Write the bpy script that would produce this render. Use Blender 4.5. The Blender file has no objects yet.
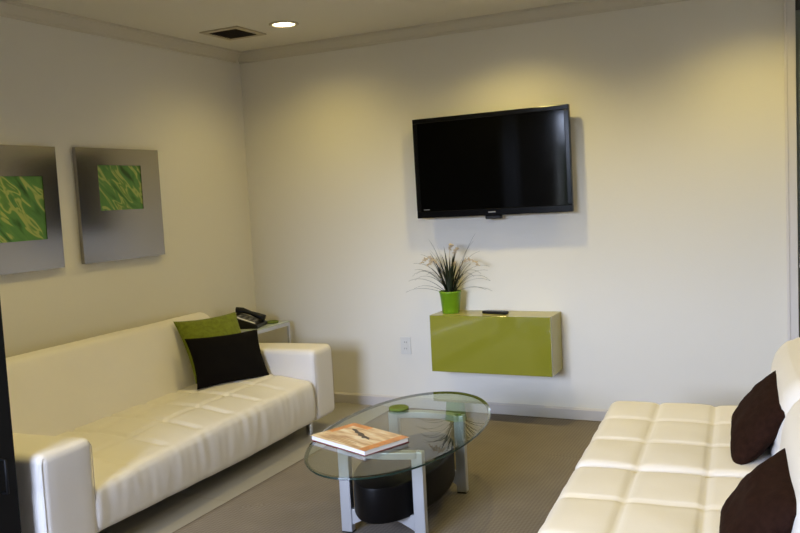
import bpy, bmesh, math, random
from mathutils import Vector, Matrix, noise
random.seed(7)
D = bpy.data
SC = bpy.context.scene
COL = SC.collection
PI = math.pi

# ------------------------------------------------------------------ materials
def M(name, col, rough=.5, metal=0.0, spec=.5, bump=None, vary=None, coat=0.0, sheen=0.0, emit=None):
    m = D.materials.new(name); m.use_nodes = True
    nt = m.node_tree; b = nt.nodes['Principled BSDF']
    b.inputs['Base Color'].default_value = (*col, 1)
    b.inputs['Roughness'].default_value = rough
    b.inputs['Metallic'].default_value = metal
    b.inputs['Specular IOR Level'].default_value = spec
    b.inputs['Coat Weight'].default_value = coat
    b.inputs['Coat Roughness'].default_value = .03
    b.inputs['Sheen Weight'].default_value = sheen
    if emit:
        b.inputs['Emission Color'].default_value = (*emit[0], 1)
        b.inputs['Emission Strength'].default_value = emit[1]
    tc = nt.nodes.new('ShaderNodeTexCoord')
    if vary:                       # (scale, amount)
        n = nt.nodes.new('ShaderNodeTexNoise'); n.inputs['Scale'].default_value = vary[0]
        n.inputs['Detail'].default_value = 4
        nt.links.new(tc.outputs['Object'], n.inputs['Vector'])
        r = nt.nodes.new('ShaderNodeValToRGB')
        a = vary[1]
        r.color_ramp.elements[0].position = .3; r.color_ramp.elements[1].position = .7
        r.color_ramp.elements[0].color = (*[max(0, c*(1-a)) for c in col], 1)
        r.color_ramp.elements[1].color = (*[min(1, c*(1+a)) for c in col], 1)
        nt.links.new(n.outputs['Fac'], r.inputs['Fac'])
        nt.links.new(r.outputs['Color'], b.inputs['Base Color'])
    if bump:                       # (scale, strength, distance)
        n = nt.nodes.new('ShaderNodeTexNoise'); n.inputs['Scale'].default_value = bump[0]
        n.inputs['Detail'].default_value = 3
        nt.links.new(tc.outputs['Object'], n.inputs['Vector'])
        bp = nt.nodes.new('ShaderNodeBump'); bp.inputs['Strength'].default_value = bump[1]
        bp.inputs['Distance'].default_value = bump[2]
        nt.links.new(n.outputs['Fac'], bp.inputs['Height'])
        nt.links.new(bp.outputs['Normal'], b.inputs['Normal'])
    return m

wall_m = M('wall_paint', (.77, .74, .67), .75, bump=(90, .12, .004))
ceil_m = M('ceiling_paint', (.76, .72, .63), .85, bump=(60, .12, .004))
trim_m = M('trim_paint', (.63, .585, .49), .5)
base_m = M('baseboard_paint', (.56, .53, .525), .5)
casing_m = M('door_casing_paint', (.70, .66, .63), .3)
leather = M('white_leather', (.81, .775, .745), .38, bump=(140, .12, .002), vary=(3, .02))
leather_cream = M('cream_leather', (.83, .79, .745), .42, bump=(140, .12, .002), vary=(3, .02))
seam_m = M('seam_thread', (.62, .58, .52), .7)
dark_plastic = M('black_plastic', (.010, .010, .011), .35, spec=.3)
satin_black = M('satin_black', (.006, .006, .007), .55, spec=.2)
gloss_black = M('gloss_black', (.004, .004, .005), .16, spec=.3)
screen_m = M('dark_screen', (.002, .002, .002), .07, spec=.3)
shade_wall_m = M('wall_painted_shade', (.10, .085, .07), .8, bump=(90, .12, .004))  # shade put into the colour: unseen wall darkened for the television's reflection
chrome = M('chrome', (.75, .76, .78), .12, metal=1)
silver = M('satin_silver', (.62, .64, .68), .38, metal=.7)
steel = M('brushed_steel', (.35, .335, .32), .17, metal=1, bump=(200, .04, .001))
steel.node_tree.nodes['Principled BSDF'].inputs['Anisotropic'].default_value = .4
drum_m = M('black_wood', (.004, .0035, .0035), .45, spec=.12, bump=(30, .05, .001))
green_gloss = M('green_gloss_front', (.255, .25, .026), .07, coat=.5)
green_top = M('green_gloss_body', (.40, .36, .11), .3)
pot_m = M('lime_pot', (.16, .32, .008), .35)
grass_m = M('dark_grass_leaf', (.017, .024, .007), .55, vary=(20, .4))
bloom_m = M('cream_blossom', (.62, .50, .33), .7)
green_cloth = M('green_cloth', (.17, .205, .022), .95, spec=.15, bump=(260, .5, .003), vary=(40, .2), sheen=.1)
black_cloth = M('black_cloth', (.006, .005, .005), .95, spec=.08, bump=(260, .4, .003))
brown_cloth = M('brown_cloth', (.021, .009, .006), .95, spec=.06, bump=(220, .5, .003), vary=(50, .25))
felt_green = M('green_felt', (.12, .165, .02), .9, bump=(200, .3, .002))
paper = M('paper_edge', (.80, .79, .80), .8)
red_cover = M('dark_red_cover', (.18, .025, .02), .4)
plate_m = M('white_plastic', (.70, .69, .66), .35)
vent_m = M('vent_frame', (.50, .44, .33), .6)
vent_dark = M('vent_louver', (.11, .09, .07), .6)
duct_m = M('duct_dark', (.02, .016, .013), .9)
lamp_trim = M('lamp_trim', (.62, .55, .42), .4)
lamp_lens = M('lamp_lens', (.9, .85, .7), .5, emit=((1.0, .86, .55), 9))
door_m = M('grey_green_door', (.20, .225, .20), .25)
door_dark = M('dark_door_rail', (.05, .05, .05), .35)
grey_mark = M('grey_mark', (.25, .25, .26), .5)

def tile_mat():
    m = M('beige_tile', (.42, .38, .31), .35)
    nt = m.node_tree; b = nt.nodes['Principled BSDF']
    tc = nt.nodes.new('ShaderNodeTexCoord')
    br = nt.nodes.new('ShaderNodeTexBrick'); br.offset = 0
    br.inputs['Scale'].default_value = 1; br.inputs['Brick Width'].default_value = .6
    br.inputs['Row Height'].default_value = .6; br.inputs['Mortar Size'].default_value = .006
    br.inputs['Color1'].default_value = (.33, .31, .27, 1); br.inputs['Color2'].default_value = (.32, .30, .26, 1)
    br.inputs['Mortar'].default_value = (.30, .27, .225, 1)
    nt.links.new(tc.outputs['Object'], br.inputs['Vector'])
    nt.links.new(br.outputs['Color'], b.inputs['Base Color'])
    return m
tile_m = tile_mat()

def rug_mat():
    m = M('brown_woven_rug', (.2, .16, .12), .95, spec=.1)
    nt = m.node_tree; b = nt.nodes['Principled BSDF']
    tc = nt.nodes.new('ShaderNodeTexCoord')
    mp = nt.nodes.new('ShaderNodeMapping'); mp.inputs['Rotation'].default_value = (0, 0, PI/4)
    ck = nt.nodes.new('ShaderNodeTexChecker'); ck.inputs['Scale'].default_value = 85
    ck.inputs['Color1'].default_value = (.265, .228, .19, 1); ck.inputs['Color2'].default_value = (.21, .178, .146, 1)
    no = nt.nodes.new('ShaderNodeTexNoise'); no.inputs['Scale'].default_value = 5
    mx = nt.nodes.new('ShaderNodeMix'); mx.data_type = 'RGBA'; mx.blend_type = 'MULTIPLY'
    mx.inputs['Factor'].default_value = .35
    nt.links.new(tc.outputs['Object'], mp.inputs['Vector'])
    nt.links.new(mp.outputs['Vector'], ck.inputs['Vector'])
    nt.links.new(tc.outputs['Object'], no.inputs['Vector'])
    nt.links.new(ck.outputs['Color'], mx.inputs['A']); nt.links.new(no.outputs['Color'], mx.inputs['B'])
    bw = nt.nodes.new('ShaderNodeRGBToBW')
    nt.links.new(no.outputs['Color'], bw.inputs['Color']); nt.links.new(bw.outputs['Val'], mx.inputs['B'])
    nt.links.new(mx.outputs['Result'], b.inputs['Base Color'])
    bp = nt.nodes.new('ShaderNodeBump'); bp.inputs['Strength'].default_value = .4; bp.inputs['Distance'].default_value = .004
    nt.links.new(ck.outputs['Fac'], bp.inputs['Height']); nt.links.new(bp.outputs['Normal'], b.inputs['Normal'])
    return m
rug_m = rug_mat()

def art_mat(name, scale, seed, rot):
    """green wavy abstract print"""
    m = M(name, (.1, .3, .05), .45)
    nt = m.node_tree; b = nt.nodes['Principled BSDF']
    tc = nt.nodes.new('ShaderNodeTexCoord')
    mr = nt.nodes.new('ShaderNodeMapping'); mr.inputs['Rotation'].default_value = (rot, 0, 0)
    mp = nt.nodes.new('ShaderNodeMapping'); mp.inputs['Location'].default_value = (seed, seed*.7, seed*1.3)
    mp.inputs['Scale'].default_value = (.2, 3.0, .85)
    w = nt.nodes.new('ShaderNodeTexNoise'); w.inputs['Scale'].default_value = scale
    w.inputs['Detail'].default_value = 1.5; w.inputs['Distortion'].default_value = .9
    r = nt.nodes.new('ShaderNodeValToRGB'); cr = r.color_ramp
    cols = [(.25, (.02, .07, .012)), (.34, (.05, .16, .03)), (.42, (.09, .24, .055)), (.50, (.11, .27, .06)), (.53, (.40, .46, .13)), (.57, (.36, .43, .12)), (.60, (.13, .28, .06)), (.67, (.10, .23, .05)), (.71, (.40, .46, .13)), (.8, (.03, .10, .015))]
    cr.elements[0].position = .25; cr.elements[0].color = (*cols[0][1], 1)
    cr.elements[1].position = .8; cr.elements[1].color = (*cols[-1][1], 1)
    for p, c in cols[1:-1]:
        e = cr.elements.new(p); e.color = (*c, 1)
    nt.links.new(tc.outputs['Object'], mr.inputs['Vector']); nt.links.new(mr.outputs['Vector'], mp.inputs['Vector']); nt.links.new(mp.outputs['Vector'], w.inputs['Vector'])
    nt.links.new(w.outputs['Fac'], r.inputs['Fac']); nt.links.new(r.outputs['Color'], b.inputs['Base Color'])
    return m

def cover_mat():
    """magazine cover: cream field with soft tan streaks"""
    m = M('magazine_cover', (.8, .6, .4), .3)
    nt = m.node_tree; b = nt.nodes['Principled BSDF']
    tc = nt.nodes.new('ShaderNodeTexCoord')
    mp = nt.nodes.new('ShaderNodeMapping'); mp.inputs['Scale'].default_value = (5, 22, 1)
    n = nt.nodes.new('ShaderNodeTexNoise'); n.inputs['Scale'].default_value = 1.4
    r = nt.nodes.new('ShaderNodeValToRGB'); cr = r.color_ramp
    cr.elements[0].position = .34; cr.elements[0].color = (.45, .26, .14, 1)
    cr.elements[1].position = .62; cr.elements[1].color = (.84, .74, .60, 1)
    e = cr.elements.new(.47); e.color = (.70, .50, .30, 1)
    nt.links.new(tc.outputs['Object'], mp.inputs['Vector']); nt.links.new(mp.outputs['Vector'], n.inputs['Vector'])
    nt.links.new(n.outputs['Fac'], r.inputs['Fac']); nt.links.new(r.outputs['Color'], b.inputs['Base Color'])
    return m
cover_m = cover_mat()
orange_m = M('orange_print', (.62, .25, .06), .3, vary=(25, .25))
print_dark = M('dark_print', (.05, .035, .03), .35)

def thin_glass(name, tint, ior=1.5):
    m = D.materials.new(name); m.use_nodes = True
    nt = m.node_tree; nt.nodes.clear()
    out = nt.nodes.new('ShaderNodeOutputMaterial')
    mix = nt.nodes.new('ShaderNodeMixShader'); fr = nt.nodes.new('ShaderNodeFresnel'); fr.inputs['IOR'].default_value = ior
    tr = nt.nodes.new('ShaderNodeBsdfTransparent'); tr.inputs['Color'].default_value = (*tint, 1)
    gl = nt.nodes.new('ShaderNodeBsdfGlossy'); gl.inputs['Roughness'].default_value = .01
    gl.inputs['Color'].default_value = (1, 1, 1, 1)
    geo = nt.nodes.new('ShaderNodeNewGeometry')
    inv = nt.nodes.new('ShaderNodeMath'); inv.operation = 'SUBTRACT'; inv.inputs[0].default_value = 1
    mul = nt.nodes.new('ShaderNodeMath'); mul.operation = 'MULTIPLY'
    nt.links.new(geo.outputs['Backfacing'], inv.inputs[1])
    nt.links.new(fr.outputs['Fac'], mul.inputs[0]); nt.links.new(inv.outputs[0], mul.inputs[1])
    nt.links.new(mul.outputs[0], mix.inputs['Fac'])
    nt.links.new(tr.outputs[0], mix.inputs[1]); nt.links.new(gl.outputs[0], mix.inputs[2])
    nt.links.new(mix.outputs[0], out.inputs['Surface'])
    return m
table_glass = thin_glass('table_glass', (.85, .89, .83), 1.8)
pane_glass = thin_glass('pane_glass', (.97, .98, .97))
glass_edge = M('glass_edge', (.010, .028, .021), .25, spec=.3)

# ------------------------------------------------------------------ mesh helpers
def obj(name, bm, mat, parent=None, smooth=False, loc=None, rot=None, bevel=None, kind=None):
    bmesh.ops.recalc_face_normals(bm, faces=bm.faces[:])
    me = D.meshes.new(name); bm.to_mesh(me); bm.free()
    for m in (mat if isinstance(mat, (list, tuple)) else [mat]):
        me.materials.append(m)
    if smooth:
        for p in me.polygons: p.use_smooth = True
    o = D.objects.new(name, me); COL.objects.link(o)
    if parent: o.parent = parent
    if loc: o.location = loc
    if rot: o.rotation_euler = rot
    if bevel:
        b = o.modifiers.new('bevel', 'BEVEL'); b.width = bevel[0]; b.segments = bevel[1]; b.limit_method = 'ANGLE'
        b.harden_normals = False
    if kind: o['kind'] = kind
    return o
def tag(o, label, cat, group=None):
    o['label'] = label; o['category'] = cat
    if group: o['group'] = group
    return o
def thing(name, label, cat, loc=(0, 0, 0), rz=0, group=None):
    o = D.objects.new(name, None); COL.objects.link(o)
    o.location = loc; o.rotation_euler = (0, 0, rz); o.empty_display_size = .1
    return tag(o, label, cat, group)
def box(bm, x0, x1, y0, y1, z0, z1, mi=0):
    v = [bm.verts.new(p) for p in ((x0, y0, z0), (x1, y0, z0), (x1, y1, z0), (x0, y1, z0), (x0, y0, z1), (x1, y0, z1), (x1, y1, z1), (x0, y1, z1))]
    for f in ((0, 3, 2, 1), (4, 5, 6, 7), (0, 1, 5, 4), (1, 2, 6, 5), (2, 3, 7, 6), (3, 0, 4, 7)):
        bm.faces.new([v[i] for i in f]).material_index = mi
    return bm
def B(*a): return box(bmesh.new(), *a)
def Bs(*boxes):
    bm = bmesh.new()
    for b in boxes: box(bm, *b)
    return bm
def prism(pts, axis, a0, a1):
    """extrude a 2-D outline along axis"""
    bm = bmesh.new()
    def mk(p, a):
        return {'x': (a, p[0], p[1]), 'y': (p[0], a, p[1]), 'z': (p[0], p[1], a)}[axis]
    A = [bm.verts.new(mk(p, a0)) for p in pts]; C = [bm.verts.new(mk(p, a1)) for p in pts]
    n = len(pts)
    bm.faces.new(A); bm.faces.new(C[::-1])
    for i in range(n): bm.faces.new((A[i], A[(i+1) % n], C[(i+1) % n], C[i]))
    return bm
def lathe(prof, n=40, sx=1, sy=1):
    bm = bmesh.new(); rings = []
    for r, z in prof:
        if r < 1e-6: rings.append([bm.verts.new((0, 0, z))])
        else: rings.append([bm.verts.new((r*sx*math.cos(2*PI*i/n), r*sy*math.sin(2*PI*i/n), z)) for i in range(n)])
    for a, b in zip(rings, rings[1:]):
        for i in range(n):
            j = (i+1) % n
            if len(a) == 1 and len(b) == 1: continue
            if len(a) == 1: bm.faces.new((a[0], b[i], b[j]))
            elif len(b) == 1: bm.faces.new((a[i], a[j], b[0]))
            else: bm.faces.new((a[i], a[j], b[j], b[i]))
    return bm
def axis_samples(s, r, n, k=5):
    h = s/2
    e = [r*(1-math.cos(PI/2*i/k)) for i in range(k)]
    left = [-h+x for x in e]
    mid = [-h+r+(s-2*r)*i/n for i in range(n+1)]
    return left + mid + [-x for x in left[::-1]]
def rbox(sx, sy, sz, r, n=(10, 10, 4), disp=None, k=5):
    """rounded block centred on origin with a dense grid, disp(p, q) moves a surface point p (q = unrounded point)"""
    ax = [axis_samples(s, r, m, k) for s, m in zip((sx, sy, sz), n)]
    bm = bmesh.new(); cache = {}
    L = [len(a)-1 for a in ax]
    def vert(i, j, l):
        key = (i, j, l)
        if key not in cache:
            q = Vector((ax[0][i], ax[1][j], ax[2][l]))
            c = Vector([max(-s/2+r, min(s/2-r, t)) for s, t in zip((sx, sy, sz), q)])
            d = q-c
            p = c + d.normalized()*r if d.length > 1e-9 else q.copy()
            if disp: p = disp(p, q)
            cache[key] = bm.verts.new(p)
        return cache[key]
    for a in range(3):
        b, c = (a+1) % 3, (a+2) % 3
        for side in (0, L[a]):
            for i in range(L[b]):
                for j in range(L[c]):
                    ids = []
                    for di, dj in ((0, 0), (1, 0), (1, 1), (0, 1)):
                        t = [0, 0, 0]; t[a] = side; t[b] = i+di; t[c] = j+dj
                        ids.append(vert(*t))
                    bm.faces.new(ids if side else ids[::-1])
    return bm
def shift(bm, x, y, z, rot=None):
    if rot: bmesh.ops.transform(bm, matrix=rot, verts=bm.verts[:])
    bmesh.ops.translate(bm, vec=(x, y, z), verts=bm.verts[:]); return bm
def tube(bm, pts, r, n=8, cap=True):
    pts = [Vector(p) for p in pts]; rings = []
    for i, p in enumerate(pts):
        t = (pts[min(i+1, len(pts)-1)]-pts[max(i-1, 0)]).normalized()
        a = t.orthogonal().normalized() if i == 0 else (prev - t*prev.dot(t)).normalized()
        prev = a; b = t.cross(a)
        rr = r[i] if isinstance(r, (list, tuple)) else r
        rings.append([bm.verts.new(p+(a*math.cos(2*PI*k/n)+b*math.sin(2*PI*k/n))*rr) for k in range(n)])
    for A, C in zip(rings, rings[1:]):
        for k in range(n): bm.faces.new((A[k], A[(k+1) % n], C[(k+1) % n], C[k]))
    if cap: bm.faces.new(rings[0][::-1]); bm.faces.new(rings[-1])
    return bm
def pillow_bm(w, h, t, n=26, pinch=.05, seed=0):
    bm = bmesh.new(); V = {}
    def pos(i, j, s):
        u = -1+2*i/n; v = -1+2*j/n
        u = math.sin(u*PI/2)*.35+u*.65; v = math.sin(v*PI/2)*.35+v*.65
        x = u*w/2*(1-pinch*(1-v*v)); y = v*h/2*(1-pinch*(1-u*u))
        e = max(0, (1-abs(u)**3)*(1-abs(v)**3))**.66
        wr = noise.noise(Vector((u*2.3+seed, v*2.3, s*3.1)))*.012 + noise.noise(Vector((u*6+seed, v*6, s)))*.004
        return (x, y, s*(t/2*e + wr*e))
    for i in range(n+1):
        for j in range(n+1):
            edge = i in (0, n) or j in (0, n)
            a = bm.verts.new(pos(i, j, 1)); V[i, j, 1] = a
            V[i, j, -1] = a if edge else bm.verts.new(pos(i, j, -1))
    for s in (1, -1):
        for i in range(n):
            for j in range(n):
                q = [V[i, j, s], V[i+1, j, s], V[i+1, j+1, s], V[i, j+1, s]]
                bm.faces.new(q if s > 0 else q[::-1])
    return bm
def pillow(name, label, mat, cloc, right, up, w, h, t, seed=0, group=None, pinch=.075):
    """cushion centred at cloc, spanned by right and up vectors"""
    X = Vector(right).normalized(); Y = Vector(up); Y = (Y-X*Y.dot(X)).normalized(); Z = X.cross(Y)
    o = obj(name, pillow_bm(w, h, t, seed=seed, pinch=pinch), mat, smooth=True)
    o.matrix_world = Matrix(((X.x, Y.x, Z.x, cloc[0]), (X.y, Y.y, Z.y, cloc[1]), (X.z, Y.z, Z.z, cloc[2]), (0, 0, 0, 1)))
    return tag(o, label, 'pillow', group)
def structure(name, bm, mat, **k): return obj(name, bm, mat, kind='structure', **k)

# ------------------------------------------------------------------ room shell
CH = 2.43; RX = 4.6; FY = -6.2
structure('floor', B(-.1, RX+.1, FY-.1, .35, -.1, 0), tile_m)
structure('ceiling', B(-.1, RX+.1, FY-.1, .35, CH, CH+.1), ceil_m)
structure('wall_left', B(-.1, 0, FY-.1, .1, 0, CH), wall_m)
structure('wall_right', B(RX, RX+.1, FY-.1, .1, 0, CH), wall_m)
DX0, DX1, DZ = 3.485, 4.36, 2.32
structure('wall_back', Bs((0, DX0, 0, .1, 0, CH), (DX1, RX, 0, .1, 0, CH), (DX0, DX1, 0, .1, DZ, CH)), wall_m)
WX0, WX1, WZ0, WZ1 = .58, 2.35, 1.0, 2.35
structure('wall_front', Bs((0, WX0, FY-.1, FY, 0, CH), (WX1, RX, FY-.1, FY, 0, CH), (WX0, WX1, FY-.1, FY, 0, WZ0), (WX0, WX1, FY-.1, FY, WZ1, CH)), shade_wall_m)
win = structure('window_1', Bs((WX0, WX0+.05, FY-.08, FY+.015, WZ0, WZ1), (WX1-.05, WX1, FY-.08, FY+.015, WZ0, WZ1), (WX0, WX1, FY-.08, FY+.015, WZ0, WZ0+.05), (WX0, WX1, FY-.08, FY+.015, WZ1-.05, WZ1), ((WX0+WX1)/2-.02, (WX0+WX1)/2+.02, FY-.07, FY, WZ0, WZ1)), trim_m)
obj('window_pane', B(WX0+.04, WX1-.04, FY-.045, FY-.04, WZ0+.04, WZ1-.04), pane_glass, win)
# baseboards
structure('baseboard_back', prism([(-.012, 0), (-.012, .060), (-.004, .070), (0, .070), (0, 0)], 'x', 0, 3.437), base_m)
structure('baseboard_left', prism([(.012, 0), (.012, .060), (.004, .070), (0, .070), (0, 0)], 'y', FY, -.012), base_m)
# crown moulding
cp = [(0, 0), (.008, 0), (.012, .012), (.022, .018), (.040, .045), (.046, .056), (.055, .058), (.055, .072), (0, .072)]
structure('trim_1', prism([(-a, CH-.072+b) for a, b in cp], 'x', 0, RX), trim_m)
structure('trim_2', prism([(a, CH-.072+b) for a, b in cp], 'y', FY, -.055), trim_m)
# door on the right of the back wall
structure('trim_3', Bs((3.437, 3.492, -.022, 0, 0, DZ+.055), (4.355, 4.41, -.022, 0, 0, DZ+.055), (3.492, 4.355, -.022, 0, DZ, DZ+.055), (3.437, 3.452, -.028, -.022, 0, DZ+.055)), casing_m, bevel=(.004, 2))
door = structure('door_1', Bs((DX0, 3.60, .02, .06, 0, DZ), (4.24, DX1, .02, .06, 0, DZ), (3.60, 4.24, .02, .06, 0, .22), (3.60, 4.24, .02, .06, 2.12, DZ), (3.60, 4.24, .03, .05, .22, 2.12)), door_m, bevel=(.003, 2))
hb = bmesh.new()
tube(hb, [(3.512, .02, .975), (3.512, -.03, .975), (3.525, -.042, .975), (3.63, -.042, .975)], .009, 10)
box(hb, 3.496, 3.530, .008, .02, .90, 1.03)
obj('door_handle', hb, chrome, door, bevel=(.002, 2))
obj('top_rail', B(3.492, 4.355, .012, .02, 2.235, 2.30), door_dark, door)

# rug
bm = bmesh.new()
rx0, rx1, ry0, ry1 = 1.085, 3.3, -3.9, -.035
nx, ny = 70, 100; g = []
for i in range(nx+1):
    row = []
    for j in range(ny+1):
        x = rx0+(rx1-rx0)*i/nx; y = ry0+(ry1-ry0)*j/ny
        w = max(0, 1-abs(((x-2.36)**2+(y+1.35)**2)**.5-.62)/.07)
        w2 = max(0, 1-abs(y+1.9-.6*(x-1.2)-.05*math.sin(6*x))/.06) if x < 1.75 else 0
        fade = min(1, i/4, j/4, (nx-i)/4, (ny-j)/4)
        amp = 1 if (2.3 < x < 2.75 and y > -2.0) else 0
        z = .007+fade*(.004*noise.noise(Vector((x*2.2, y*2.2, 0)))+.007*w*w*amp+.005*w2*w2)
        z = max(.004, z)
        row.append(bm.verts.new((x, y, z)))
    g.append(row)
for i in range(nx):
    for j in range(ny): bm.faces.new((g[i][j], g[i+1][j], g[i+1][j+1], g[i][j+1]))
border = [e for e in bm.edges if e.is_boundary]
r = bmesh.ops.extrude_edge_only(bm, edges=border)
for v in [q for q in r['geom'] if isinstance(q, bmesh.types.BMVert)]: v.co.z = .0005
rug = obj('area_rug', bm, rug_m, smooth=True)
tag(rug, 'brown woven floor rug under the glass coffee table', 'rug')

# ------------------------------------------------------------------ left sofa
TH = math.radians(2.5)
sofa = thing('leather_sofa', 'white leather sofa with square arms along the left wall under the steel pictures', 'sofa', (.04, -.54, 0), TH)
SL, SD, AW = 2.275, .878, .235
def sofa_arm(y1, y0, near):
    cx, cy, cz = SD/2, (y0+y1)/2, (.082+.508)/2
    def d(p, q):
        p = p.copy()
        if q.z > .2: p.z += .004*math.sin(6*p.x+y0)
        p.y += .003*noise.noise(Vector((p.x*5, y0*9, p.z*5)))
        return p
    return shift(rbox(SD, y1-y0, .426, .034, (14, 4, 8), d), cx, cy, cz)
for nm, (y1, y0) in (('f', (0, -AW)), ('n', (-SL+AW+.03, -SL))):
    a = obj('arm', sofa_arm(y1, y0, nm), leather, sofa, smooth=True)
    sb = bmesh.new()
    zt = .502
    # piping seam round the top of the front face
    pts = [(SD-.006, y1-.008, .10), (SD-.006, y1-.008, zt-.03), (SD-.008, y1-.018, zt-.010), (SD-.008, y0+.018, zt-.010), (SD-.006, y0+.008, zt-.03), (SD-.006, y0+.008, .10)]
    tube(sb, pts, .0016, 6)
    obj('piping', sb, seam_m, a, smooth=True)
# backrest
BL = SL-2*AW+.10
prof = [(.01, .10), (.0, .40), (.0, .66), (.012, .705), (.045, .728), (.085, .730), (.118, .715), (.138, .68), (.185, .56), (.235, .44), (.275, .33), (.285, .20), (.28, .10)]
def smooth_loop(p, k=2):
    for _ in range(k):
        q = []
        for i in range(len(p)):
            a, b = p[i], p[(i+1) % len(p)]
            q.append((a[0]*.75+b[0]*.25, a[1]*.75+b[1]*.25)); q.append((a[0]*.25+b[0]*.75, a[1]*.25+b[1]*.75))
        p = q
    return p
def loft_y(prof, ys, scale_fn, c, disp=None):
    bm = bmesh.new(); rings = []
    for y in ys:
        s = scale_fn(y)
        ring = []
        for x, z in prof:
            p = Vector((c[0]+(x-c[0])*s, y, c[1]+(z-c[1])*s))
            if disp: p = disp(p)
            ring.append(bm.verts.new(p))
        rings.append(ring)
    n = len(prof)
    for a, b in zip(rings, rings[1:]):
        for i in range(n): bm.faces.new((a[i], a[(i+1) % n], b[(i+1) % n], b[i]))
    bm.faces.new(rings[0]); bm.faces.new(rings[-1][::-1])
    return bm
yb1 = -AW+.05; yb0 = yb1-BL
def endround(y0, y1, r, depth):
    def f(y):
        d = min(y-y0, y1-y)
        if d >= r: return 1
        t = 1-d/r
        return 1-depth*(1-math.sqrt(max(0, 1-t*t)))
    return f
def ysamp(y0, y1, r, n=40):
    e = [r*(1-math.cos(PI/2*i/6)) for i in range(6)]
    return [y0+x for x in e]+[y0+r+(y1-y0-2*r)*i/n for i in range(n+1)]+[y1-x for x in e[::-1]]
def bdisp(p):
    p = p.copy()
    if p.x > .08: p.x += .006*noise.noise(Vector((p.y*3, p.z*4, 1)))+.0025*noise.noise(Vector((p.y*9, p.z*7, 4)))
    p.z += .004*noise.noise(Vector((p.y*2.2, 7, 1))) if p.z > .6 else 0
    return p
obj('backrest', loft_y(smooth_loop(prof), ysamp(yb0, yb1, .05), endround(yb0, yb1, .05, .12), (.13, .42), bdisp), leather, sofa, smooth=True)
# seat
seat_len = SL-2*AW-.004; sx0, sx1 = .20, SD-.012
SW = sx1-sx0; SH = .245
def groove(t, c, w): return math.exp(-((t-c)/w)**2)
ny_t = 7
def sdisp(p, q):
    p = p.copy(); hx = SW/2
    fx = (p.x+hx)/SW; fy = (p.y+seat_len/2)/seat_len
    if q.z > SH/2-.05:
        wt = min(1, max(0, (q.z-(SH/2-.05))/.05))
        crown = .042*math.sin(PI*min(1, max(0, (1.04-fx)*.75)))
        g = 0
        for c in (.30, .62): g += groove(fx, c, .016)
        for k in range(1, ny_t): g += groove(fy, k/ny_t, .009)*(1 if fx < .9 else .5)
        p.z += wt*(crown - .0125*min(1.3, g)*(1 if fx < .93 else .2) + .004*noise.noise(Vector((p.x*6, p.y*6, 0))))
    p.z -= .030*max(0, .5-fy)*2*fx*max(0, min(1, (p.z+SH/2)/SH))
    p.z += .032*max(0, .6-fy)/.6*max(0, min(1, 1-(p.z+SH/2)/SH))
    if q.x > hx-.02:
        vz = (p.z+SH/2)/SH
        wv = .55+.45*noise.noise(Vector((p.y*1.3, 3, 1)))
        p.x += .013*math.sin(PI*min(1, max(0, vz))) + wv*(.008*noise.noise(Vector((p.y*24, vz*1.2, 2)))*max(0, vz)**.5 + .008*noise.noise(Vector((p.y*8, vz, 5))))
    return p
obj('seat_cushion', shift(rbox(SW, seat_len, SH, .035, (46, 150, 8), sdisp), (sx0+sx1)/2, -SL/2, .080+SH/2), leather, sofa, smooth=True)
sb = bmesh.new()
for lx, ly in ((SD-.07, -AW+.01), (SD-.07, -SL+.06), (.08, -.06), (.08, -SL+.06)):
    lb = bmesh.new(); box(lb, lx-.016, lx+.016, ly-.016, ly+.016, 0, .088)
    obj('leg', lb, chrome, sofa, bevel=(.003, 2))

# ------------------------------------------------------------------ pillows on the left sofa
pillow('throw_pillow', 'square green pillow standing behind the black one on the left sofa', green_cloth, (.375, -.935, .553), (.33, .94, .0), (-.20, .07, .36), .43, .40, .11, seed=2)
pillow('throw_pillow', 'black oblong pillow leaning on the green pillow', black_cloth, (.50, -.99, .498), (.37, .93, -.03), (-.11, .035, .26), .485, .30, .12, seed=5)

# ------------------------------------------------------------------ right futon
FT = math.radians(3.6)
fut = thing('tufted_futon', 'cream tufted leather futon sofa without arms on the right side', 'sofa', (2.712, -1.03, .006), FT)
FL = 1.90; CL = FL/2
def fdisp(p, q, hx, hy, hz, cols, rows, seed):
    p = p.copy()
    if q.z > hz-.04:
        wt = min(1, max(0, (q.z-(hz-.04))/.04))
        x = p.x+hx; y = p.y+hy
        gx = sum(groove(x, c, .011) for c in cols); gy = sum(groove(y, r_, .011) for r_ in rows)
        # puffs
        cx = sorted([0]+cols+[2*hx]); ry = sorted([0]+rows+[2*hy])
        def puff(t, e):
            for a, b in zip(e, e[1:]):
                if a <= t <= b: return math.sin(PI*(t-a)/(b-a))**.55
            return 0
        p.z += wt*(.010*puff(x, cx)*puff(y, ry)**.9 - .007*min(1.3, gx+gy) + .003*noise.noise(Vector((x*7, y*7, seed))))
    if q.x < -hx+.02:
        p.x -= .010*math.sin(PI*(p.z+hz)/(2*hz)) - .004*noise.noise(Vector((p.y*10, p.z*4, seed)))
    return p
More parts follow.
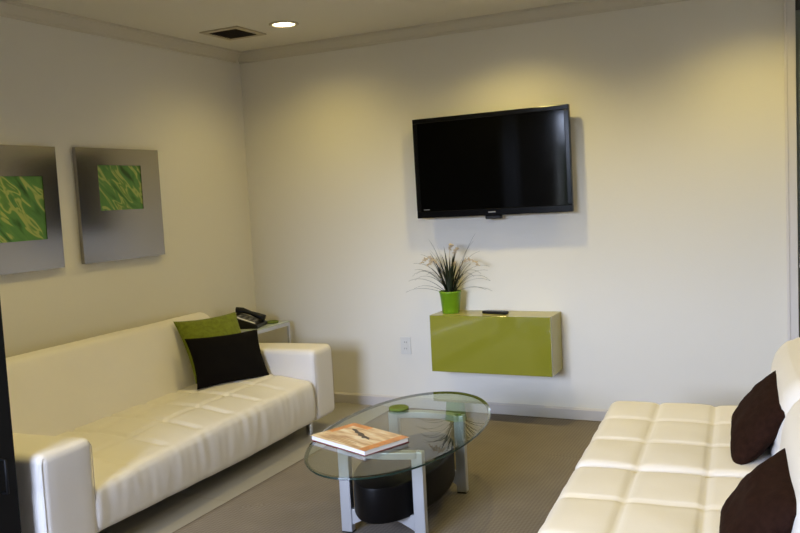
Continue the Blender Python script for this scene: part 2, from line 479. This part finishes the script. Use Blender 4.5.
for i in range(2):
    sx, sy, sz = .74, CL-.012, .205
    cols = [.215, .45, .68]; rows = [sy*.33, sy*.66]
    obj('seat_cushion', shift(rbox(sx, sy, sz, .04, (60, 66, 6), lambda p, q: fdisp(p, q, sx/2, sy/2, sz/2, cols, rows, i)), sx/2, -CL*(i+.5), .19+sz/2), leather_cream, fut, smooth=True)
    # back: rounded slab reclined
    bx, by, bz = .27, CL-.014, .45
    def bd(p, q):
        p = p.copy()
        if q.x < -bx/2+.02:
            y = p.y+by/2; z = p.z+bz/2
            e = math.sin(PI*min(1, max(0, y/by)))**.4*math.sin(PI*min(1, max(0, z/bz)))**.5
            p.x -= .025*e
            p.x += .004*min(1, sum(groove(z, c, .012) for c in (.17, .34)))
        return p
    obj('backrest', shift(rbox(bx, by, bz, .128, (4, 40, 40), bd), .815, -CL*(i+.5), .275+bz/2, Matrix.Rotation(math.radians(7), 4, 'Y')), leather_cream, fut, smooth=True)
obj('base_frame', B(.05, .86, -FL+.03, -.03, .13, .19), dark_plastic, fut, bevel=(.006, 2))
for x in (.10, .80):
    for y in (-.12, -FL+.12):
        obj('leg', shift(lathe([(0, 0), (.022, 0), (.026, .13), (0, .13)], 20), x, y, 0), chrome, fut)
pillow('throw_pillow', 'dark brown pillow farther from the camera on the cream futon', brown_cloth, (3.372, -1.60, .515), (.06, -.99, -.07), (.58, .0, .75), .54, .32, .13, seed=9, group='brown pillows on the futon')
pillow('throw_pillow', 'dark brown pillow nearest the camera on the cream futon', brown_cloth, (3.41, -2.52, .495), (.06, -.99, .0), (.55, .04, .75), .50, .32, .14, seed=14, group='brown pillows on the futon')

# ------------------------------------------------------------------ coffee table
TT = 1.642-PI/2
tab = thing('coffee_table', 'oval glass coffee table with silver legs and black oval shelf drum', 'coffee table', (1.948, -1.661, 0), TT)
def oval(a, b, z, n=96): return [(b*math.cos(2*PI*i/n), a*math.sin(2*PI*i/n), z) for i in range(n)]
bm = bmesh.new()
TA, TB, TZ = .666, .342, .385
rings = []
for a, b, z in ((TA-.016, TB-.016, TZ-.012), (TA-.003, TB-.003, TZ-.011), (TA, TB, TZ-.008), (TA-.002, TB-.002, TZ-.003), (TA-.012, TB-.012, TZ)):
    rings.append([bm.verts.new(p) for p in oval(a, b, z)])
n = 96
for k, (A, C) in enumerate(zip(rings, rings[1:])):
    for i in range(n):
        f = bm.faces.new((A[i], A[(i+1) % n], C[(i+1) % n], C[i])); f.material_index = 1 if k < 3 else 0
bm.faces.new(rings[0][::-1]); bm.faces.new(rings[-1])
obj('glass_top', bm, [table_glass, glass_edge], tab)
LX, LY = .162, .275
# two bent bars: each an inverted U with arched upper bar
for s in (-1, 1):
    y = s*LY
    top = []
    N = 16
    for i in range(N+1):
        x = -LX+2*LX*i/N
        top.append((x, y+s*.035*math.cos(PI/2*(x/LX))))
    bm = bmesh.new(); R_ = []
    for (x, yy) in top:
        R_.append([bm.verts.new((x, yy-.022, .345)), bm.verts.new((x, yy+.022, .345)), bm.verts.new((x, yy+.022, TZ-.0125)), bm.verts.new((x, yy-.022, TZ-.0125))])
    for A, C in zip(R_, R_[1:]):
        for k in range(4): bm.faces.new((A[k], A[(k+1) % 4], C[(k+1) % 4], C[k]))
    bm.faces.new(R_[0]); bm.faces.new(R_[-1][::-1])
    bar = obj('top_bar', bm, silver, tab, bevel=(.002, 2))
    # lower bar: curved fin that carries the drum
    bm = bmesh.new(); R_ = []
    for i in range(N+1):
        x = -LX+2*LX*i/N
        zt = .115-.0155*math.cos(PI/2*(x/LX)); zb = .03+.060*math.cos(PI/2*(x/LX))
        R_.append([bm.verts.new((x, y-.010, zb)), bm.verts.new((x, y+.010, zb)), bm.verts.new((x, y+.010, zt)), bm.verts.new((x, y-.010, zt))])
    for A, C in zip(R_, R_[1:]):
        for k in range(4): bm.faces.new((A[k], A[(k+1) % 4], C[(k+1) % 4], C[k]))
    bm.faces.new(R_[0]); bm.faces.new(R_[-1][::-1])
    obj('cross_bar', bm, silver, tab)
    for t in (-1, 1):
        x = t*LX
        lg = obj('leg', B(x-.024, x+.024, y-.017, y+.017, .014, TZ-.0125), silver, tab, bevel=(.003, 2))
        obj('foot_pad', B(x-.022, x+.022, y-.015, y+.015, .008, .014), dark_plastic, lg)
        obj('glass_pad', shift(lathe([(0, 0), (.009, 0), (.009, .0012), (0, .0012)], 16), x, y, TZ-.0128), chrome, lg)
drum = obj('storage_drum', lathe([(0, .1), (.94, .1), (.985, .104), (1, .112), (1, .238), (.992, .247), (.97, .25), (0, .25)], 72, .176, .40), drum_m, tab, smooth=True)
e = drum.modifiers.new('split', 'EDGE_SPLIT'); e.split_angle = math.radians(50)

# magazine on the table
mg = thing('magazine', 'glossy orange and cream magazine lying on the glass coffee table', 'magazine', (1.858, -1.908, TZ+.0005), math.atan2(-.131, .33))
MW, MH = .352, .238
def sheet(w, h, z0, z1): return B(-w/2, w/2, -h/2, h/2, z0, z1)
obj('back_cover', sheet(MW, MH, 0, .0025), red_cover, mg)
obj('page_block', sheet(MW-.008, MH-.008, .0025, .0195), paper, mg)
fc = obj('front_cover', sheet(MW, MH, .0195, .021), cover_m, mg)
obj('printed_band', Bs((MW/2-.042, MW/2-.001, -MH/2+.001, MH/2-.001, .021, .0213), (-MW/2+.001, -MW/2+.13, MH/2-.035, MH/2-.001, .021, .0213), (-MW/2+.001, -MW/2+.035, -MH/2+.09, MH/2-.035, .021, .0213)), orange_m, fc)
bm = bmesh.new()
pts = [(-.11, .055), (-.085, .058), (-.05, .040), (-.01, .034), (.015, .018), (.055, .010), (.075, -.010), (.045, -.004), (.03, -.012), (.012, .004), (-.01, .002), (-.028, .020), (-.055, .022), (-.07, .036), (-.095, .042)]
vb = [bm.verts.new((x, y, .0214)) for x, y in pts]; bm.faces.new(vb)
rr = bmesh.ops.extrude_face_region(bm, geom=bm.faces[:])
for v in [q for q in rr['geom'] if isinstance(q, bmesh.types.BMVert)]: v.co.z = .0217
obj('printed_figure', bm, print_dark, fc)
obj('printed_line', Bs(*[(-.10+.012*(k % 2), .09-.02*(k % 3), -.062-.013*k, -.056-.013*k, .021, .0213) for k in range(4)]), M('tan_print', (.45, .30, .16), .4), fc)

# coasters
def coaster(label, loc):
    o = obj('coaster', lathe([(0, 0), (.045, 0), (.047, .003), (.047, .010), (.044, .0125), (.02, .0125), (.018, .0115), (0, .0115)], 40), felt_green, smooth=True, loc=loc)
    return tag(o, label, 'coaster')
coaster('round green coaster on the glass coffee table', (1.793, -1.398, TZ))

# ------------------------------------------------------------------ side table with phone
SX0, SX1, SY0, SY1, SZ = .035, .345, -.49, -.10, .575
st = thing('side_table', 'small chrome side table with glass top in the back left corner', 'side table', ((SX0+SX1)/2, (SY0+SY1)/2, 0))
hx, hy = (SX1-SX0)/2, (SY1-SY0)/2
bm = bmesh.new(); box(bm, -hx, hx, -hy, hy, SZ-.008, SZ)
for f in bm.faces: f.material_index = 0 if abs(f.normal.z) > .5 else 0
frost = M('frosted_glass', (.52, .58, .54), .15)
obj('table_top', bm, frost, st, bevel=(.002, 2))
obj('top_frame', Bs((-hx, hx, -hy, -hy+.02, SZ-.03, SZ-.0085), (-hx, hx, hy-.02, hy, SZ-.03, SZ-.0085), (-hx, -hx+.02, -hy+.02, hy-.02, SZ-.03, SZ-.0085), (hx-.02, hx, -hy+.02, hy-.02, SZ-.03, SZ-.0085)), silver, st)
for a in (-1, 1):
    for b in (-1, 1):
        obj('leg', B(a*(hx-.008)-.008, a*(hx-.008)+.008, b*(hy-.008)-.008, b*(hy-.008)+.008, 0, SZ-.03), silver, st, bevel=(.002, 2))
coaster('round green coaster on the small side table by the phone', (.265, -.20, SZ))
ph = thing('desk_phone', 'black desk phone behind the green pillow on the side table', 'phone', (.20, -.375, SZ), math.radians(15))
obj('phone_body', prism([(-.10, 0), (.10, 0), (.10, .022), (-.085, .085), (-.10, .085)], 'y', -.095, .095), dark_plastic, ph, bevel=(.005, 2))
hs = bmesh.new()
tube(hs, [(-.10, +.062, .105), (-.055, +.062, .103), (0, +.062, .083), (.05, +.062, .065), (.095, +.062, .045)], [.022, .019, .014, .019, .024], 12)
obj('handset', hs, dark_plastic, ph, smooth=True)
sl = math.atan2(-.063, .185)
obj('display_strip', shift(B(-.08, .08, -.012, .012, 0, .003), .0, -.072, .0575, Matrix.Rotation(-sl, 4, 'Y')), paper, ph)
kb = bmesh.new()
for r_ in range(4):
    for c in range(3):
        x = -.05+.034*r_; y = -.04+.024*c
        z = .085-(x+.085)*.063/.185
        box(kb, x-.009, x+.009, y-.008, y+.008, z-.002, z+.006)
obj('keypad', kb, grey_mark, ph)

# ------------------------------------------------------------------ wall pictures
def picture(y0, y1, z0, z1, ay0, ay1, az0, az1, label, mat):
    t = thing('wall_picture', label, 'picture', (0, (y0+y1)/2, z0), 0, 'steel framed pictures on the left wall')
    c = (y0+y1)/2; X0, X1 = .008, .032
    fr = Bs((X0, X1, y0-c, ay0-c, 0, z1-z0), (X0, X1, ay1-c, y1-c, 0, z1-z0), (X0, X1, ay0-c, ay1-c, 0, az0-z0), (X0, X1, ay0-c, ay1-c, az1-z0, z1-z0))
    bmesh.ops.remove_doubles(fr, verts=fr.verts[:], dist=1e-5)
    obj('frame', fr, steel, t)
    obj('art_print', B(.012, .026, ay0-c, ay1-c, az0-z0, az1-z0), mat, t)
    obj('hanging_rail', B(0, .008, -.2, .2, (z1-z0)*.8, (z1-z0)*.84), dark_plastic, t)
picture(-1.562, -.930, 1.107, 1.734, -1.417, -1.084, 1.389, 1.640, 'steel framed green print nearer the room corner, small green window', art_mat('green_art_small', 7.0, 1.7, -.75))
picture(-2.346, -1.697, 1.104, 1.731, -2.180, -1.792, 1.258, 1.579, 'steel framed green print cut by the left photo edge, larger green window', art_mat('green_art_large', 6.0, 4.1, -.75))

# ------------------------------------------------------------------ television
tv = thing('television', 'black flat screen television mounted on the back wall', 'television', (1.832, 0, 1.55))
tv.rotation_euler = (0, math.radians(-.4), 0)
tilt = Matrix.Translation((0, -.085, 0)) @ Matrix.Rotation(math.radians(.3), 4, 'X')
W2, H2 = .492, .307
def tvo(name, bm, mat, parent=tv, **k):
    bmesh.ops.transform(bm, matrix=tilt, verts=bm.verts[:])
    return obj(name, bm, mat, parent, **k)
BZ = .030
bm = Bs((-W2, W2, -.012, .02, H2-BZ, H2), (-W2, W2, -.012, .02, -H2, -H2+.042), (-W2, -W2+BZ, -.012, .02, -H2+.042, H2-BZ), (W2-BZ, W2, -.012, .02, -H2+.042, H2-BZ))
tvo('bezel', bm, gloss_black, bevel=(.004, 2))
tvo('screen', B(-W2+BZ, W2-BZ, -.006, .012, -H2+.042, H2-BZ), screen_m)
tvo('rear_housing', B(-W2+.05, W2-.05, .02, .055, -H2+.05, H2-.05), dark_plastic, bevel=(.012, 2))
tvo('stand_socket', B(-.045, .055, -.006, .03, -H2-.022, -H2), dark_plastic, bevel=(.005, 2))
tvo('maker_mark', B(-.02, .024, -.0135, -.0115, -H2+.017, -H2+.024), grey_mark)
tvo('screen_mark', B(-W2+.045, -W2+.085, -.0066, -.0058, -H2+.050, -H2+.054), grey_mark)
obj('wall_bracket', Bs((-.2, .2, -.008, 0, -.12, .12), (-.15, -.12, -.045, -.008, -.12, .12), (.12, .15, -.045, -.008, -.12, .12)), dark_plastic, tv)

# ------------------------------------------------------------------ wall cabinet, remote, plant
CX0, CX1, CZ0, CZ1, CD = 1.4565, 2.2103, .3048, .6517, .2388
cab = thing('wall_cabinet', 'glossy olive green cabinet floating on the back wall under the television', 'cabinet', ((CX0+CX1)/2, 0, CZ0))
cw, chh = (CX1-CX0)/2, CZ1-CZ0
bm = Bs((-cw, cw, -CD+.019, -.004, chh-.018, chh), (-cw, cw, -CD+.019, -.004, 0, .018), (-cw, -cw+.018, -CD+.019, -.004, .018, chh-.018), (cw-.018, cw, -CD+.019, -.004, .018, chh-.018), (-cw+.018, cw-.018, -.02, -.004, .018, chh-.018))
obj('body', bm, green_top, cab)
obj('door', B(-cw, cw, -CD, -CD+.018, 0, chh), green_gloss, cab, bevel=(.0015, 2))
rm = thing('remote_control', 'black remote control lying on the green wall cabinet', 'remote', (1.845, -.135, CZ1), math.radians(-10))
obj('remote_body', shift(rbox(.165, .045, .018, .007, (8, 4, 2), None, 3), 0, 0, .009), dark_plastic, rm, smooth=True)
kb = bmesh.new()
for i in range(7):
    for j in range(3): box(kb, -.06+i*.018, -.05+i*.018, -.015+j*.012, -.007+j*.012, .0175, .0195)
obj('button_pad', kb, grey_mark, rm)

PX, PY = 1.553, -.125
pl = thing('potted_grass', 'arching grass plant with pale blossoms in a lime green pot on the cabinet', 'plant', (PX, PY, CZ1))
obj('pot', lathe([(0, 0), (.050, 0), (.053, .004), (.066, .125), (.069, .128), (.069, .137), (.063, .137), (.061, .12), (0, .118)], 40), pot_m, pl, smooth=True)
obj('soil', shift(lathe([(0, .004), (.055, .002), (.060, 0), (0, -.004)], 24), 0, 0, .122), M('dark_soil', (.012, .010, .008), .95, bump=(80, .6, .01)), pl)
bm = bmesh.new(); tips = []
def blade(az, L, up, droop, w=.0042, r0=.03):
    L *= 1.42; w *= 1.6
    d = Vector((math.cos(az), math.sin(az)*.5, 0)); s = Vector((-d.y, d.x, 0)).normalized()
    b0 = Vector((d.x*r0*random.random(), d.y*r0*random.random(), .118))
    prev = None; n = 12; last = None
    ang = up; p = b0.copy()
    for i in range(n+1):
        t = i/n
        ww = w*(1-t**2.2)*(.75+.25*min(1, t*5))+.0004
        if p.y+PY > -.012: p.y = -.012-PY
        pair = (bm.verts.new(p-s*ww), bm.verts.new(p+Vector((0, 0, .0012))), bm.verts.new(p+s*ww))
        if prev:
            bm.faces.new((prev[0], prev[1], pair[1], pair[0])); bm.faces.new((prev[1], prev[2], pair[2], pair[1]))
        prev = pair; last = p.copy()
        p = p + (d*math.cos(ang)+Vector((0, 0, 1))*math.sin(ang))*(L/n)
        ang -= droop*(.4+1.3*t)/n
    return last
for k in range(38): blade(random.uniform(0, 2*PI), random.uniform(.13, .22), random.uniform(1.15, 1.5), random.uniform(.2, .8), .0055)
for az, L, up, dr in ((PI, .20, .75, 1.3), (PI+.2, .19, .35, .9), (PI-.2, .22, .95, 1.2), (PI+.1, .20, 1.0, 1.9), (PI-.1, .23, 1.2, 1.5), (PI+.3, .21, 1.2, 2.2), (PI, .27, 1.42, .5), (PI-.4, .19, 1.35, .5),
                      (0, .20, .75, 1.3), (.2, .19, .4, 1.0), (-.2, .22, .95, 1.2), (-.1, .20, 1.0, 1.9), (.1, .23, 1.15, 1.6), (-.3, .21, 1.25, 2.1), (0, .27, 1.32, .4), (.3, .24, 1.4, .7),
                      (-PI/2, .2, 1.1, 1.6), (-PI/2+.4, .18, 1.0, 1.5), (-PI/2-.4, .2, 1.1, 1.7), (-PI/2-.8, .22, 1.1, 1.8), (-PI/2+.8, .22, 1.05, 1.8),
                      (PI+.15, .17, .55, 1.2), (-.15, .17, .5, 1.1), (PI-.3, .24, 1.28, 1.2), (.15, .24, 1.3, 1.1)):
    blade(az+random.uniform(-.08, .08), L*random.uniform(.95, 1.05), up, dr, .0036)
obj('grass_leaves', bm, grass_m, pl, smooth=True)
def plume(pts):
    pts = [(x*1.42, y*1.3, .118+(z-.118)*1.42) for x, y, z in pts]
    bm = bmesh.new()
    tube(bm, pts, [.0016]*len(pts), 5)
    P = [Vector(p) for p in pts[-4:]]
    for a, b in zip(P, P[1:]):
        for k in range(9):
            c = a.lerp(b, random.random())
            d = Vector((random.uniform(-1, 1), random.uniform(-1, .4), random.uniform(-.8, .6))).normalized()*.015
            tube(bm, [c, c+d*.6, c+d], [.0016, .0045, .001], 5)
    return obj('blossom', bm, bloom_m, pl, smooth=True)
def arc(x0, x1, z1, y=-.02, apex=None, n=9):
    pts = []
    for i in range(n):
        t = i/(n-1)
        pts.append((x0+(x1-x0)*t**1.5, y*t, .12+(z1-.12)*math.sin(PI/2*min(1, t*1.15))**.9 - (.03*max(0, t-.8)/.2 if apex else 0)))
    return pts
plume(arc(.01, .055, .315)); plume(arc(.012, .035, .255)); plume(arc(0, .03, .335, -.03)); plume(arc(-.01, -.125, .285, -.02, True)); plume(arc(.012, .145, .275, -.02, True)); plume(arc(-.012, -.08, .275, -.05, True))

# outlet
ol = thing('wall_outlet', 'white outlet plate low on the back wall beside the green cabinet', 'outlet', (1.172, 0, .413))
obj('cover_plate', B(-.037, .037, -.006, 0, -.057, .057), plate_m, ol, bevel=(.003, 2))
for s in (-1, 1):
    rc = obj('receptacle', shift(B(-.017, .017, -.0085, -.006, -.014, .014), 0, 0, s*.021), plate_m, ol, bevel=(.002, 2))
    obj('slot', Bs((-.008, -.0055, -.0088, -.0084, s*.021-.004, s*.021+.006), (.0055, .008, -.0088, -.0084, s*.021-.004, s*.021+.006)), dark_plastic, rc)

# ------------------------------------------------------------------ ceiling vent and lamps
vt = thing('ceiling_vent', 'square dark ceiling air vent beside the recessed lamp', 'vent', (.398, -.595, CH))
ox, oy, ix, iy = .140, .150, .100, .112
obj('frame', Bs((-ox, ox, -oy, -iy, -.008, 0), (-ox, ox, iy, oy, -.008, 0), (-ox, -ix, -iy, iy, -.008, 0), (ix, ox, -iy, iy, -.008, 0)), vent_m, vt, bevel=(.002, 2))
obj('backing', B(-ix, ix, -iy, iy, -.001, 0), duct_m, vt)
for k in range(9):
    y = -iy+.014+k*(2*iy-.028)/8
    obj('louver', shift(B(-ix, ix, -.009, .009, -.0008, .0008), 0, y, -.0075, Matrix.Rotation(math.radians(28), 4, 'X')), vent_dark, vt)

LC = (1.0, .80, .26)
def downlight(x, y, label, power, cone=142, blend=.9):
    t = thing('recessed_downlight', label, 'ceiling light', (x, y, CH), 0, 'recessed ceiling downlights')
    obj('trim_ring', lathe([(.066, -.001), (.068, -.007), (.080, -.008), (.088, -.004), (.088, 0), (.066, 0)], 40), lamp_trim, t, smooth=True)
    obj('lens', lathe([(0, -.004), (.055, -.0035), (.066, -.001), (.066, 0), (0, 0)], 40), lamp_lens, t, smooth=True)
    l = D.lights.new('lamp_beam', 'SPOT'); l.energy = power; l.color = LC; l.spot_size = math.radians(cone); l.spot_blend = blend
    l.shadow_soft_size = .055
    lo = D.objects.new('lamp_beam', l); COL.objects.link(lo); lo.parent = t; lo.location = (0, 0, -.012)
    return t
KP = 50; SKY = 45
downlight(.775, -.61, 'lit round recessed downlight in the ceiling beside the dark vent', KP*.55, 152, 1)
downlight(2.0, -.60, 'recessed downlight above the television', KP*.9)
downlight(3.30, -.60, 'recessed downlight above the far end of the futon', KP*.75)
downlight(.9, -2.6, 'recessed downlight above the front of the left sofa', KP*1.0, 136, .8)
downlight(3.1, -2.7, 'recessed downlight above the near end of the futon', KP*.9, 112, .7)

# black cabinet at the left edge; unseen bulk added to block window light
bc = thing('light_blocking_cabinet', 'black cabinet, made tall to block daylight, cut off at the left photo edge beside the sofa arm', 'cabinet', (.49, -3.10, 0))
obj('body', B(-.46, .478, -.25, .25, .0, 2.15), satin_black, bc, bevel=(.004, 2))
dr = obj('door', B(.478, .496, -.245, .247, .03, 2.13), satin_black, bc, bevel=(.003, 2))
hb = bmesh.new(); tube(hb, [(.496, .185, .42), (.522, .185, .42), (.522, .185, .54), (.496, .185, .54)], .005, 8)
obj('handle', hb, satin_black, dr, smooth=True)

# ------------------------------------------------------------------ daylight
a = D.lights.new('window_portal', 'AREA'); a.shape = 'RECTANGLE'; a.size = WX1-WX0; a.size_y = WZ1-WZ0
a.cycles.is_portal = True
ao = D.objects.new('window_portal', a); COL.objects.link(ao)
# local -Z (emission side) looks along +Y into the room
ao.matrix_world = Matrix.Translation(((WX0+WX1)/2, FY-.09, (WZ0+WZ1)/2)) @ Matrix(((1, 0, 0, 0), (0, 0, -1, 0), (0, 1, 0, 0), (0, 0, 0, 1)))
w = D.worlds.new('sky'); SC.world = w; w.use_nodes = True
nt = w.node_tree; bg = nt.nodes['Background']
tc = nt.nodes.new('ShaderNodeTexCoord'); sp = nt.nodes.new('ShaderNodeSeparateXYZ'); rp = nt.nodes.new('ShaderNodeValToRGB')
nt.links.new(tc.outputs['Generated'], sp.inputs[0]); nt.links.new(sp.outputs['Z'], rp.inputs['Fac'])
cr = rp.color_ramp
cr.elements[0].position = .04; cr.elements[0].color = (.006, .008, .005, 1)      # shaded ground and hedges
cr.elements[1].position = .10; cr.elements[1].color = (.63, .72, 1, 1)          # bright sky above them
nt.links.new(rp.outputs['Color'], bg.inputs['Color'])
bg.inputs['Strength'].default_value = SKY

# ------------------------------------------------------------------ camera
f, yaw, pitch, roll = 833.06, .4528, .0834, -.0511
fw = Vector((-math.sin(yaw)*math.cos(pitch), math.cos(yaw)*math.cos(pitch), -math.sin(pitch)))
r0 = Vector((math.cos(yaw), math.sin(yaw), 0)); u0 = r0.cross(fw)
r = r0*math.cos(roll)+u0*math.sin(roll); u = -r0*math.sin(roll)+u0*math.cos(roll)
cam = D.cameras.new('camera'); cam.sensor_width = 36; cam.lens = f/800*36; cam.clip_start = .05
co = D.objects.new('camera', cam); COL.objects.link(co)
C = (3.5173, -4.8506, 1.382)
co.matrix_world = Matrix(((r.x, u.x, -fw.x, C[0]), (r.y, u.y, -fw.y, C[1]), (r.z, u.z, -fw.z, C[2]), (0, 0, 0, 1)))
SC.camera = co
vs = SC.view_settings
vs.view_transform = 'Standard'; vs.look = 'None'; vs.gamma = 1; vs.exposure = 0.27; vs.use_curve_mapping = False
